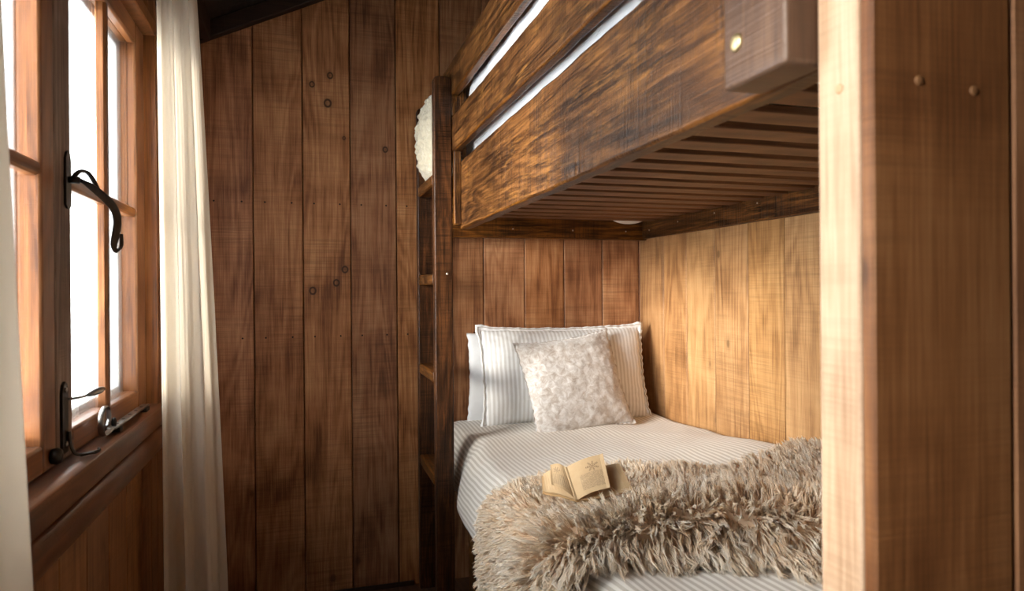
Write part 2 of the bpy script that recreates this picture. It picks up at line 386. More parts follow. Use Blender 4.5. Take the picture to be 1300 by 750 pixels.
tag(boxo('baseboard_back', (XL, 0.45, YB - 0.014, YB - .001, 0.0, 0.02), m_beam, bevel=0.003), kind='structure')

# partition at the foot of the bunks
PX = 0.556
pt = tag(empty('wall_partition', (PX, 0.6, 0)), kind='structure')
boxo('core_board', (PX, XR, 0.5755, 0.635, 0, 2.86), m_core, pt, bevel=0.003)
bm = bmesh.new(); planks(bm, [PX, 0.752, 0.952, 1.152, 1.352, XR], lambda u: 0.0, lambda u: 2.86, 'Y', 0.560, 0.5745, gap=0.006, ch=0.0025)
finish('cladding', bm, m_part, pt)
for (a, b, ax) in ((0.602, 1.536, 'X'), (0.620, 1.538, 'Y'), (0.696, 1.533, 'Y')):
    bm = bmesh.new()
    prof = [(0.0055, 0.002), (0.0055, -0.0008), (0.0048, -0.0016), (0.002, -0.0018)]
    if ax == 'X': lathe(bm, prof, (PX, a, b), 'X', 20)
    else: lathe(bm, prof, (a, 0.560, b), 'Y', 20)
    finish('dowel_plug', bm, m_plug if ax == 'Y' else m_plug2, pt, smooth=True)

# ------------------------------------------------------------------ window
GX = -0.548
win = tag(empty('window_1', (-0.52, 1.65, WZ0)), kind='structure')
bm = bmesh.new()
box(bm, -0.60, -0.485, WY1 - 0.05, WY1, WZ0, WZ1)      # far jamb
box(bm, -0.60, -0.485, WY0, WY0 + 0.05, WZ0, WZ1)
box(bm, -0.60, -0.485, WY0 + 0.05, WY1 - 0.05, WZ1 - 0.045, WZ1)
box(bm, -0.60, -0.53, WY0 + 0.05, WY1 - 0.05, WZ0, WZ0 + 0.02)
finish('frame', bm, m_win['Z'], win, bevel=0.004)
bm = bmesh.new()  # pale lining of the outer reveal
box(bm, -0.66, -0.601, WY1 - 0.03, WY1, WZ0, WZ1); box(bm, -0.66, -0.601, WY0, WY0 + 0.03, WZ0, WZ1)
box(bm, -0.66, -0.601, WY0 + .03, WY1 - .03, WZ1 - .03, WZ1); box(bm, -0.68, -0.601, WY0 + .03, WY1 - .03, WZ0, WZ0 + .015)
finish('outer_lining', bm, m_white, win, bevel=0.002)
def casement(y0, y1, s0, s1, zb, zt, rb, rt, mun_y, mat_s0, mat_s1, zm):
    """s0/s1 stile widths, rb/rt bottom and top rail heights"""
    c = bpy.data.objects.new('casement', None); COL.objects.link(c); c.parent = win; c.location = Vector((-0.53, y0, zb)) - win.location; c.empty_display_size = .05
    XI, XO = -0.522, -0.568
    def stile(a, b, m):
        bm = bmesh.new(); box(bm, XO, XI, a, b, zb, zt); finish('stile', bm, m, c, bevel=0.007, seg=3)
    stile(y0, y0 + s0, mat_s0); stile(y1 - s1, y1, mat_s1)
    for (a, b) in ((zb, zb + rb), (zt - rt, zt)):
        bm = bmesh.new(); box(bm, XO, XI, y0 + s0 + .0005, y1 - s1 - .0005, a, b); finish('rail', bm, m_win['Y'], c, bevel=0.007, seg=3)
    # muntins: rounded mouldings, with a deeper glazing leg behind
    def sec(w, d): return [(-w / 2, -d), (-w / 2, -0.008), (-w * 0.34, -0.002), (-w * .12, 0), (w * .12, 0), (w * .34, -0.002), (w / 2, -0.008), (w / 2, -d)]
    bm = bmesh.new(); prism(bm, [(XI - 0.002 + q, mun_y + p) for p, q in sec(0.030, 0.026)], 'Z', zb + rb, zt - rt); finish('muntin', bm, m_win['Z'], c, smooth=False, bevel=0.0008)
    for (a, b) in ((y0 + s0, mun_y - 0.015), (mun_y + 0.015, y1 - s1)):
        bm = bmesh.new(); prism(bm, [(XI - 0.002 + q, zm + p) for p, q in sec(0.030, 0.026)], 'Y', a, b); finish('muntin', bm, m_win['Y'], c, bevel=0.0008)
    bm = bmesh.new()
    for (a, b) in ((y0 + s0, mun_y), (mun_y, y1 - s1)):
        for (e, g) in ((zb + rb, zm), (zm, zt - rt)):
            box(bm, GX - 0.002, GX + 0.002, a, b, e, g)
    finish('pane', bm, m_glass, c)
    bm = bmesh.new(); w = 0.028 if s1 > .1 else 0.002   # white outer beading seen through the glass
    box(bm, -0.580, -0.569, y1 - s1 - w, y1, zb + 0.0, zt); box(bm, -0.580, -0.569, y0, y0 + s0 + 0.002, zb, zt)
    box(bm, -0.580, -0.569, y0 + s0, y1 - s1 - w, zb, zb + rb + 0.02); box(bm, -0.580, -0.569, y0 + s0, y1 - s1 - w, zt - rt - 0.02, zt)
    finish('outer_beading', bm, m_white, c, bevel=0.003)
    return c
ZB, ZT = 0.947, 2.188
casement(1.692, 2.546, 0.105, 0.115, ZB, ZT, 0.060, 0.068, 2.118, m_weath, m_win['Z'], 1.578)
casement(1.032, 1.690, 0.085, 0.075, ZB, ZT, 0.060, 0.068, 1.34, m_win['Z'], m_win['Z'], 1.578)
# unseen window added in the same wall to light the partition, beside the camera
win1 = win; win = tag(empty('added_window', (-0.52, -0.2, WZ0)), kind='structure')
bm = bmesh.new(); box(bm, -0.60, -0.485, VY1 - 0.05, VY1, WZ0, WZ1); box(bm, -0.60, -0.485, VY0, VY0 + 0.05, WZ0, WZ1)
box(bm, -0.60, -0.485, VY0 + 0.05, VY1 - 0.05, WZ1 - 0.045, WZ1); box(bm, -0.60, -0.485, VY0 + 0.05, VY1 - 0.05, WZ0, WZ0 + 0.02)
finish('frame', bm, m_win['Z'], win, bevel=0.004)
casement(VY0 + .051, VY1 - .051, 0.04, 0.04, ZB, ZT, 0.060, 0.068, (VY0 + VY1) / 2, m_win['Z'], m_win['Z'], 1.578)
win = win1
# sill board and the bullnose under it
bm = bmesh.new(); prism(bm, [(-0.60, 0.915), (-0.478, 0.875), (-0.466, 0.883), (-0.464, 0.925), (-0.470, 0.938), (-0.484, 0.944), (-0.60, 0.946)], 'Y', WY0 - 0.06, WY1 + 0.06)
finish('window_sill', bm, m_sill, win, bevel=0.003)
bm = bmesh.new()
pr = [(-0.499, 0.875)] + [(-0.499 + 0.040 * math.sin(a) ** 0.8, 0.843 + 0.032 * math.cos(a)) for a in np.linspace(0.05, PI / 2, 7)] + [(-0.459, 0.822), (-0.463, 0.808), (-0.474, 0.802), (-0.499, 0.802)]
prism(bm, pr, 'Y', WY0 - 0.06, WY1 + 0.07)
tag(finish('trim_3', bm, m_sill, smooth=False, bevel=0.002), kind='structure')
for p in bpy.data.objects['trim_3'].data.polygons: p.use_smooth = True
# upper fastener: back plate, pivot and hanging curled handle
fa = bpy.data.objects.new('fastener', None); COL.objects.link(fa); fa.parent = win; fa.location = Vector((-0.52, 1.765, 1.58)) - win.location
bm = bmesh.new()
prism(bm, [(1.748, 1.520), (1.760, 1.512), (1.772, 1.512), (1.784, 1.520), (1.784, 1.625), (1.776, 1.640), (1.766, 1.645), (1.756, 1.640), (1.748, 1.625)], 'X', -0.522, -0.517)
finish('back_plate', bm, m_iron, fa, bevel=0.0012)
bm = bmesh.new(); sweep(bm, [(-0.517, 1.766, 1.578), (-0.495, 1.766, 1.578)], 0.016, 0.016, (0, 1, 0), 14)
sweep(bm, spline([(-0.507, 1.764, 1.585), (-0.498, 1.776, 1.600), (-0.487, 1.793, 1.600), (-0.478, 1.806, 1.583), (-0.470, 1.814, 1.560)], 6), 0.011, 0.008, (1, 0, 0), 10)
finish('pivot', bm, m_iron, fa, smooth=True)
hp = spline([(-0.494, 1.766, 1.578), (-0.480, 1.782, 1.568), (-0.462, 1.815, 1.550), (-0.446, 1.845, 1.525), (-0.441, 1.856, 1.495), (-0.444, 1.852, 1.462), (-0.447, 1.848, 1.438), (-0.444, 1.856, 1.426), (-0.436, 1.868, 1.436), (-0.437, 1.872, 1.465)], 6)
n = len(hp); bm = bmesh.new(); sweep(bm, hp, 0.030, 0.008, (0.4, 1, 0.3), 12, [0.45 + 0.55 * math.sin(PI * min(1, i / n * 1.15)) if i < n * .8 else 0.5 for i in range(n)])
finish('handle', bm, m_iron, fa, smooth=True)
# lower latch plate with peg knob and hook foot
la = bpy.data.objects.new('latch', None); COL.objects.link(la); la.parent = win; la.location = Vector((-0.52, 1.72, 1.05)) - win.location
bm = bmesh.new()
prism(bm, [(1.712, 0.965), (1.748, 0.965), (1.750, 1.100), (1.744, 1.118), (1.731, 1.124), (1.718, 1.118), (1.711, 1.100)], 'X', -0.522, -0.516)
finish('latch_plate', bm, m_iron, la, bevel=0.001)
bm = bmesh.new()
for (yy, zz) in ((1.731, 1.105), (1.731, 0.985)): lathe(bm, [(0.006, 0), (0.006, 0.002), (0.003, 0.0035)], (-0.516, yy, zz), 'X', 14)
finish('screw', bm, m_steel, la, smooth=True)
bm = bmesh.new(); sweep(bm, [(-0.516, 1.745, 1.082), (-0.495, 1.765, 1.083), (-0.482, 1.785, 1.086)], 0.006, 0.006, (0, 0, 1), 12)
sweep(bm, [(-0.486, 1.778, 1.085), (-0.478, 1.792, 1.088), (-0.468, 1.808, 1.092), (-0.462, 1.816, 1.094)], 0.016, 0.016, (0, 0, 1), 16, [0.5, 1, 1, 0.5])
finish('knob', bm, m_steel, la, smooth=True)
bm = bmesh.new(); sweep(bm, spline([(-0.513, 1.742, 1.01), (-0.510, 1.745, 0.975), (-0.502, 1.752, 0.957), (-0.488, 1.765, 0.953), (-0.474, 1.775, 0.953)], 5), 0.014, 0.006, (0, 1, 0), 12)
sweep(bm, spline([(-0.50, 1.775, 0.949), (-0.485, 1.79, 0.949), (-0.475, 1.80, 0.949), (-0.472, 1.815, 0.950), (-0.478, 1.83, 0.950)], 4), 0.008, 0.006, (0, 0, 1), 10)
finish('hook', bm, m_iron, la, smooth=True)
# casement stay lying along the sill, one end curled up
st = bpy.data.objects.new('casement_stay', None); COL.objects.link(st); st.parent = win; st.location = Vector((-0.50, 2.1, 0.95)) - win.location
bm = bmesh.new()
box(bm, -0.511, -0.487, 2.02, 2.42, 0.958, 0.964)
finish('stay_bar', bm, m_steel, st, bevel=0.0025)
bm = bmesh.new()
for yy in (2.08, 2.15, 2.22, 2.29, 2.36): lathe(bm, [(0.005, 0.9642), (0.005, 0.9650)], (-0.499, yy, 0), 'Z', 14)
finish('stay_hole', bm, m_iron, st)
bm = bmesh.new()
cu = [(-0.499, 2.03, 0.961), (-0.499, 1.985, 0.958), (-0.499, 1.945, 0.960), (-0.498, 1.925, 0.985), (-0.497, 1.93, 1.015), (-0.496, 1.955, 1.03), (-0.496, 1.985, 1.018), (-0.496, 1.99, 0.99), (-0.496, 1.972, 0.978)]
sp = spline(cu, 6); sweep(bm, sp, 0.018, 0.007, (1, 0, 0), 12, [1 - 0.45 * i / len(sp) for i in range(len(sp))])
finish('curl', bm, m_steel, st, smooth=True)
bm = bmesh.new(); box(bm, -0.516, -0.484, 2.05, 2.075, 0.946, 0.9575); box(bm, -0.516, -0.484, 2.37, 2.41, 0.946, 0.9575); lathe(bm, [(0.006, 0.964), (0.007, 0.976), (0.005, 0.984), (0.002, 0.986)], (-0.499, 2.05, 0), 'Z', 16)
finish('stay_pin', bm, m_iron, st, bevel=0.001)
bm = bmesh.new(); lathe(bm, [(0.004, 0), (0.016, 0.002), (0.018, 0.012), (0.014, 0.02), (0.004, 0.022)], (-0.522, 1.655, 0.975), 'X', 20)
finish('knob', bm, m_iron, win, smooth=True)

# ------------------------------------------------------------------ curtains
def curtain(name, top, bot, ztop, zbot, pleats, amp, label, seed, nu=170, nv=50):
    P = []; UV = []
    for j in range(nv + 1):
        v = j / nv; z = ztop + (zbot - ztop) * v; row = []; ur = []
        for i in range(nu + 1):
            u = i / nu
            def ptl(poly):
                L = len(poly) - 1; k = min(int(u * L), L - 1); f = u * L - k
                return Vector(poly[k]).lerp(Vector(poly[k + 1]), f)
            vv = v ** 0.85
            p = ptl(top).lerp(ptl(bot), vv); q = (Vector(bot[-1]) - Vector(bot[0])).normalized(); nrm = Vector((q.y, -q.x))
            ph = 2 * PI * pleats * (u + 0.10 * nz(u * 4, v * 0.8, seed)) + seed
            a = amp * (0.55 + 0.6 * v) * (1 + 0.5 * nz(u * 5, v * 1.2, seed + 5))
            o = a * math.sin(ph) + 0.2 * a * math.sin(2.3 * ph + 1.3 + v) + 0.0015 * nz(u * 25, v * 6, seed)
            p2 = p + nrm * o + q * (0.3 * a * math.cos(ph))
            row.append((p2.x, p2.y, z + 0.003 * math.sin(ph))); ur.append((u, v))
        P.append(row); UV.append(ur)
    me = grid_mesh(name, P, UV); o = link_mesh(name, me, m_curtain, smooth=True)
    md = o.modifiers.new('thickness', 'SOLIDIFY'); md.thickness = 0.0008
    return tag(o, label, 'curtain')
curtain('curtain', [(-0.435, 2.29), (-0.39, 2.34), (-0.340, 2.42)], [(-0.44, 2.34), (-0.35, 2.40), (-0.258, 2.46)], 2.315, 0.03, 2.6, 0.016,
        'cream linen curtain gathered at the far side of the window', 2.1)
curtain('curtain', [(-0.42, 0.62), (-0.40, 0.80), (-0.385, 0.99)], [(-0.40, 0.66), (-0.38, 0.90), (-0.365, 1.185)], 2.315, 0.03, 5.0, 0.018,
        'blurred cream linen curtain at the near edge of the window, cut off by the picture', 4.4)
rod = tag(empty('curtain_rod', (-0.40, 1.6, 2.33)), 'dark iron curtain rod on the window wall above the window, just out of the frame', 'curtain rod')
bm = bmesh.new(); sweep(bm, [(-0.40, 0.42, 2.332), (-0.40, 2.66, 2.332)], 0.016, 0.016, (0, 0, 1), 14); finish('pole', bm, m_iron, rod, smooth=True)
for yy in (0.45, 1.6, 2.62):
    bm = bmesh.new(); box(bm, XL + .0005, -0.40, yy, yy + 0.015, 2.322, 2.338); finish('bracket', bm, m_iron, rod, bevel=0.001)

# ------------------------------------------------------------------ bunk bed
bed = tag(empty('bunk_bed', (1.07, 1.8, 0)), 'dark stained timber bunk bed with ladder and two guard rails built against the board walls', 'bunk bed')
LX0, LX1 = 0.474, 0.546
def rough_board(name, b, mat, parent, axis, bevel=0.004, wob=0.0012, nseg=40):
    """board with slightly uneven sawn edges"""
    x0, x1, y0, y1, z0, z1 = b; bm = bmesh.new(); box(bm, *b)
    ai = 'XYZ'.index(axis); lo, hi = (b[ai * 2], b[ai * 2 + 1])
    for k in range(1, nseg):
        c = lo + (hi - lo) * k / nseg; co = [0, 0, 0]; co[ai] = c; no = [0, 0, 0]; no[ai] = 1
        bmesh.ops.bisect_plane(bm, geom=bm.verts[:] + bm.edges[:] + bm.faces[:], plane_co=co, plane_no=no)
    for v in bm.verts:
        s = 11.0
        d = Vector([nz(v.co.x * s + 3.1 * q, v.co.y * s + q, v.co.z * s - q) for q in range(3)]) * wob; d[ai] = 0; v.co += d
    return finish(name, bm, mat, parent, bevel=bevel, seg=2, sharp=50)
# main side rail and guard rails
rail = rough_board('side_rail', (0.575, 0.617, 0.640, 2.60, 1.565, 1.830), m_bunk['Y'], bed, 'Y', bevel=0.006, wob=0.003)
for v in rail.data.vertices:     # the rail hangs a few millimetres lower at the ladder end
    v.co.z += -0.006 + 0.017 * (2.6 - (v.co.y + 1.8)) / 1.96
rough_board('guard_rail', (0.5465, 0.578, 0.758, 2.96, 1.862, 2.000), m_bunk['Y'], bed, 'Y', bevel=0.006, wob=0.0022)
rough_board('guard_rail', (0.5465, 0.578, 0.758, 2.96, 2.085, 2.220), m_bunk['Y'], bed, 'Y', bevel=0.006, wob=0.0022)
rough_board('cleat', (0.548, 0.576, 2.575, 2.600, 1.575, 1.862), m_bunk['Z'], bed, 'Z', bevel=0.003)
boxo('post', (0.579, 0.604, 2.602, 2.64, 1.84, 2.215), m_bunk['Z'], bed, bevel=0.003)
boxo('spacer', (0.5465, 0.578, 2.602, 2.645, 2.001, 2.084), m_bunk['Z'], bed, bevel=0.002)
bl = boxo('post', (0.515, 0.574, 0.6365, 0.757, 1.573, 2.24), m_block, bed, bevel=0.006, seg=3)
bm = bmesh.new(); lathe(bm, [(0.0112, 0.001), (0.0116, -0.0008), (0.0100, -0.003), (0.0065, -0.0046), (0.001, -0.0052)], (0.515, 0.727, 1.626), 'X', 28)
fi = finish('bolt_head', bm, m_brass, bl, smooth=True); fi['label'] = 'domed brass bolt head'
rough_board('end_rail', (0.56, 1.5875, 2.972, 3.0, 1.557, 1.668), m_bunk['X'], bed, 'X')
boxo('end_rail', (0.56, 1.55, 3.004, 3.028, 1.70, 2.12), m_bunk['X'], bed, bevel=0.004)
rough_board('back_rail', (1.562, 1.5865, 0.64, 2.971, 1.563, 1.672), m_bunk['Y'], bed, 'Y')
# slats
sm = bmesh.new(); box(sm, 0.618, 1.5615, 0, 0.080, 1.640, 1.655)
s0 = finish('slat', sm, m_slat, bed, bevel=0.003); s0.data.transform(Matrix.Translation((0, 1.8, 0)))
yy = 0.665; k = 0
while yy < 2.84:
    o = s0 if k == 0 else s0.copy()
    if k: COL.objects.link(o)
    o.location = (0, yy, 0); o.location.y = yy - 1.8; yy += 0.126; k += 1
s0.data.update()
# ledger strips that carry the slats
boxo('ledger', (0.6175, 0.640, 0.66, 2.97, 1.612, 1.6395), m_bunk['Y'], bed, bevel=0.003)
# nail heads of end and back rail
for (x_, z_) in ((0.905, 1.60), (1.20, 1.598), (1.475, 1.598)):
    bm = bmesh.new(); lathe(bm, [(0.0035, 0.001), (0.0035, -0.0008), (0.001, -0.0016)], (x_, 2.972, z_), 'Y', 12); finish('nail_head', bm, m_nail, bed, smooth=True)
for (y_, z_) in ((2.90, 1.60), (2.64, 1.615), (2.36, 1.622), (2.09, 1.628)):
    bm = bmesh.new(); lathe(bm, [(0.0035, 0.001), (0.0035, -0.0008), (0.001, -0.0016)], (1.562, y_, z_), 'X', 12); finish('nail_head', bm, m_nail, bed, smooth=True)
# ladder
lad = bpy.data.objects.new('ladder', None); COL.objects.link(lad); lad.parent = bed; lad.location = Vector((0.51, 2.8, 0)) - bed.location
def stile_(y0, y1, zt, xa, xb):
    bm = bmesh.new(); pts = [(xa, 0.0), (xb, 0.0), (xb, zt - 0.018)] + [(xb - .018 + .018 * math.cos(a), zt - .018 + .018 * math.sin(a)) for a in (0.5, 1.0, PI / 2)] + [(xa + .018 + .018 * math.cos(a), zt - .018 + .018 * math.sin(a)) for a in (PI / 2 + .01, PI - 1.0, PI - .5, PI)]
    prism(bm, pts, 'Y', y0, y1); return finish('stile', bm, m_lad, lad, bevel=0.005, seg=3)
stile_(2.600, 2.645, 2.155, LX0, LX1); stile_(2.985, 3.028, 2.128, 0.470, 0.542)
for z_ in (1.755, 1.365, 0.978, 0.575):
    rough_board('rung', (0.472, 0.540, 2.6455, 2.9845, z_ - 0.022, z_ + 0.022), m_bunk['Y'], lad, 'Y', bevel=0.006, nseg=12)
bm = bmesh.new(); lathe(bm, [(0.005, 0.001), (0.005, -0.001), (0.001, -0.002)], (0.523, 2.600, 1.385), 'Y', 14); finish('screw_head', bm, m_nail, lad, smooth=True)
# lower bunk: posts, side board and deck in the dark below the mattress
boxo('lower_rail', (0.600, 0.635, 0.64, 2.598, 0.26, 0.44), m_bunk['Y'], bed, bevel=0.004)
boxo('lower_deck', (0.636, 1.585, 0.64, 3.03, 0.36, 0.40), m_slat, bed, bevel=0.003)
boxo('foot_post', (0.60, 0.66, 0.64, 0.70, 0.0, 0.2595), m_bunk['Z'], bed, bevel=0.004)
boxo('foot_post', (0.60, 0.66, 2.53, 2.598, 0.0, 0.2595), m_bunk['Z'], bed, bevel=0.004)

# ------------------------------------------------------------------ lower bedding
def bed_z(x, y):
    z = 0.712 + 0.02 * sst(0.6, 1.3, x)
    z += 0.055 * sst(1.15, 1.55, x) * (1 - sst(1.75, 2.7, y))
    z += 0.022 * sst(2.35, 2.8, y) * (1 - sst(.7, 1.3, x)) 
    z += 0.012 * nz(x, y, 2.0, 3.5) + 0.004 * nz(x, y, 5.0, 11)
    return z
def left_x(y):
    x = 0.522 + 0.006 * nz(y, 3.3, 0, 4)
    x += 0.05 * math.exp(-((y - 2.62) / 0.10) ** 2)       # squeezed round the ladder stile
    x -= 0.008 * math.exp(-((y - 2.82) / 0.08) ** 2)
    x += 0.02 * sst(2.9, 3.03, y)
    return x
NV = 190; P = []; UV = []
prof_n = 26
for j in range(NV + 1):
    y = 0.665 + (3.035 - 0.665) * j / NV; row = []; ur = []
    lx = left_x(y); R = 0.115; zt = bed_z(lx + R, y) ; hem = 0.448 + 0.05 * sst(2.4, 2.75, y) + 0.008 * nz(y, 1.0, 0, 6)
    s = -0.35
    pts = [(lx + 0.10, hem + 0.012), (lx + 0.05, hem), (lx + 0.022, hem + 0.012)]
    for k in range(1, 15):   # bulging side up to the top
        a = k / 14 * PI / 2
        pts.append((lx + R * (1 - math.sin(a)) ** 1.0 * 1.0 if False else lx + R * (1 - math.cos(a * 1.0)) ** 0.9 * 1.0, hem + 0.02 + (zt - hem - 0.02) * math.sin(a) ** 0.85))
    for k in range(1, 60):
        x = lx + R + (1.582 - lx - R) * k / 59; e = sst(1.545, 1.582, x)
        pts.append((x, bed_z(x, y) - 0.012 * e))
    px, pz = pts[0]
    for (x, z) in pts:
        s += math.hypot(x - px, z - pz); px, pz = x, z
        if x <= lx + R: arc = s
        yy2 = y if y > 2.4 else y
        skew = 0.02 * (y - 2.3) if y > 1.5 else 0.02 * (1.5 - 2.3) + 0.14 * (y - 1.5)
        endz = 0.0
        if y > 3.0: endz = 0.02 * sst(3.0, 3.035, y)
        row.append((x, y, z - endz)); ur.append([s, x, skew])
    P.append(row); UV.append([(q[2] + (q[1] if q[1] > lx + R else lx + R - (arc - q[0])), y) for q in ur])
me = grid_mesh('duvet', P, UV)
o = link_mesh('duvet', me, m_duvet, smooth=True); o.modifiers.new('thickness', 'SOLIDIFY').thickness = -0.006
tag(o, 'white and beige finely striped duvet tucked over the lower bunk mattress', 'duvet')
bm = bmesh.new(); box(bm, 0.665, 1.575, 0.67, 3.02, 0.402, 0.655)
lm = finish('mattress', bm, m_matt, bevel=0.05, seg=4)
tag(lm, 'white mattress on the lower bunk, hidden under the striped duvet', 'mattress')

def pillow(name, w, h, t, mat, M4, label, group=None, seed=0, frill=0.012, n=56, seam=None, corner=0.03, wr=0.006, cat='pillow', parent=None, sag=0.0, pe=2.4):
    P = []; UV = []
    for side in (1, -1):
        Q = []; U = []
        for i in range(n + 1):
            u = -1 + 2 * i / n; u = math.copysign(abs(u) ** 0.85, u); row = []; ur = []
            for j in range(n + 1):
                v = -1 + 2 * j / n; v = math.copysign(abs(v) ** 0.85, v)
                inset = 1 - corner * ((1 - u * u) * abs(v) ** 6 * (1 if True else 0))
                x = u * w / 2 * (1 - corner * 1.2 * (1 - v * v) * abs(u) ** 3)
                y = v * h / 2 * (1 - corner * 1.6 * (1 - u * u) * abs(v) ** 3)
                th = t / 2 * max(0, (1 - abs(u) ** pe)) ** 0.55 * max(0, (1 - abs(v) ** pe)) ** 0.55
                # wrinkles running in from the edges
                e = max(abs(u), abs(v))
                wn = wr * (nz(u * 3 + seed, v * 3, side * 2.0) + 0.7 * nz(u * 9 + seed, v * 3 * 3, 4.0)) * (1.0 if th > 1e-5 else 0)
                ed = 0.6 * wr * nz(u * 22 + seed, v * 22, 1.0) * sst(0.6, 0.97, e)
                th2 = th * (1 - sag * sst(0.2, 1, v)) + (wn + ed) * min(1, th / (t * 0.15 + 1e-6))
                x += 0.004 * nz(v * 9, seed, 3.0) * abs(u) ** 4; y += 0.004 * nz(u * 9, seed, 7.0) * abs(v) ** 4
                zoff = 0.006 * nz(u * 2 + seed, v * 2, 8.0)
                row.append((x, y, side * max(th2, 0.0015) + zoff)); ur.append((x, y))
            Q.append(row); U.append(ur)
        P.append(Q); UV.append(U)
    bm = bmesh.new(); uvl = bm.loops.layers.uv.new('UVMap')
    for si in (0, 1):
        V = [[bm.verts.new(p) for p in row] for row in P[si]]
        for i in range(n):
            for j in range(n):
                q = [(i, j), (i + 1, j), (i + 1, j + 1), (i, j + 1)]
                if si: q = q[::-1]
                f = bm.faces.new([V[a][b] for a, b in q])
                for l, (a, b) in zip(f.loops, q): l[uvl].uv = UV[si][a][b]
    bmesh.ops.remove_doubles(bm, verts=bm.verts[:], dist=0.0031)
    for v in bm.verts: v.co = M4 @ v.co
    o = finish(name, bm, mat, parent, smooth=True); tag(o, label, cat, group)
    if frill:   # ruffled edge strip standing out of the seam
        per = [(-1 + 2 * k / 70, -1) for k in range(70)] + [(1, -1 + 2 * k / 45) for k in range(45)] + [(1 - 2 * k / 70, 1) for k in range(70)] + [(-1, 1 - 2 * k / 45) for k in range(45)]
        A = []; N = len(per)
        for k, (u, v) in enumerate(per):
            x = u * w / 2 * (1 - corner * 1.2 * (1 - v * v)) if abs(u) == 1 else u * w / 2
            y = v * h / 2 * (1 - corner * 1.6 * (1 - u * u)) if abs(v) == 1 else v * h / 2
            x += 0.004 * nz(v * 9, seed, 3.0) * abs(u) ** 4; y += 0.004 * nz(u * 9, seed, 7.0) * abs(v) ** 4
            zo = 0.006 * nz(u * 2 + seed, v * 2, 8.0)
            cn = 1 + 1.3 * (abs(u) * abs(v)) ** 14
            d = Vector((u if abs(u) >= abs(v) else 0, v if abs(v) >= abs(u) else 0, 0)); d.normalize()
            wv = 0.006 * math.sin(k * 1.9 + seed) + 0.004 * nz(k * 0.7, seed)
            ins = -0.006
            row = [(x + d.x * ins, y + d.y * ins, zo + 0.001)]
            for q in (0.5, 1.0): row.append((x + d.x * frill * cn * q, y + d.y * frill * cn * q, zo + wv * q))
            A.append([M4 @ Vector(p) for p in row])
        me = grid_mesh('ruffle', A, [[(k * 0.004, 0)] * 3 for k in range(N)], closed_u=True)
        r = link_mesh('ruffle', me, m_plain if mat is m_pillow else mat, o, smooth=True)
        if mat is m_pillow:
            bm = bmesh.new(); loop = [Vector(A[k % N][1]) + (M4.to_3x3() @ Vector((0, 0, 0.003))) for k in range(N + 1)]
            sweep(bm, loop, 0.0035, 0.0035, M4.to_3x3() @ Vector((0, 0, 1)), 6); finish('seam', bm, m_seam, o, smooth=True); md = r.modifiers.new('thickness', 'SOLIDIFY'); md.thickness = 0.003; md.offset = 0
    return o
def frame(center, tilt, yaw=0, roll=0):
    """local x = width, y = height, z = towards the camera side"""
    B = Matrix(((1, 0, 0), (0, 0, -1), (0, 1, 0))).to_4x4()
    return Matrix.Translation(center) @ Matrix.Rotation(yaw, 4, 'Z') @ Matrix.Rotation(-tilt, 4, 'X') @ Matrix.Rotation(roll, 4, 'Y') @ B
pillow('pillow', 0.80, 0.42, 0.08, m_plain, frame((1.085, 2.985, 0.905), math.radians(4), 0, 0.03), 'plain white pillow mostly hidden behind the striped one, against the back boards', seed=3, frill=0, wr=0.003)
pillow('pillow', 0.775, 0.425, 0.15, m_pillow, frame((1.120, 2.875, 0.935), math.radians(12), math.radians(-1.5), math.radians(0)), 'white striped pillow with a ruffled seam leaning behind the velvet cushion', seed=1.3, frill=0.013)
pillow('cushion', 0.46, 0.43, 0.12, m_velvet, frame((1.107, 2.735, 0.912), math.radians(20), math.radians(3), math.radians(-7)), 'grey beige crushed velvet cushion propped in front of the striped pillow', seed=6.1, frill=0.004, corner=0.05, wr=0.0045, cat='cushion', sag=0.15)

# ------------------------------------------------------------------ upper bedding
P = []; NI, NJ = 60, 120
bm = bmesh.new(); box(bm, 0.625, 1.556, 0.66, 2.962, 1.662, 1.82)
um = finish('mattress', bm, m_matt, bevel=0.03, seg=4); tag(um, 'white mattress of the upper bunk seen over the side rail and through the slats', 'mattress')
# sagging corner of the ticking below the last slat
bm = bmesh.new()
bmesh.ops.create_uvsphere(bm, u_segments=32, v_segments=16, radius=1.0)
for v in bm.verts: v.co = Vector((1.458 + v.co.x * 0.100, 2.915 + v.co.y * 0.042, 1.672 + v.co.z * 0.044))
finish('sagging_corner', bm, m_matt, um, smooth=True)
rows = []
for j in range(NJ + 1):
    y = 0.66 + (2.965 - 0.66) * j / NJ; row = []
    prof = []
    top = 0.365 + 0.035 * nz(y * 3.0, 0.5, 1.0) + 0.02 * nz(y * 8, 2.0, 1.0)
    lx = 0.593 + 0.004 * nz(y * 5, 4, 0) + 0.030 * sst(2.50, 2.58, y)
    for k in range(12):
        a = k / 11 * PI / 2; prof.append((lx + 0.13 * (1 - math.cos(a)) ** 1.6 + 0.03 * (1 - sst(0, 0.25, a)), 1.838 + top * math.sin(a) ** 0.75))
    for k in range(1, 30):
        x = lx + 0.13 + (1.55 - lx - 0.13) * k / 29
        prof.append((x, 1.838 + top * (1 - 0.35 * sst(0.8, 1.4, x)) + 0.015 * nz(x * 5, y * 5, 0)))
    rows.append([(x, y, z) for x, z in prof])
me = grid_mesh('duvet', rows); od = link_mesh('duvet', me, m_plain, smooth=True); tag(od, 'plump plain white duvet on the upper bunk behind the guard rails', 'duvet')
od.modifiers.new('thickness', 'SOLIDIFY').thickness = 0.006
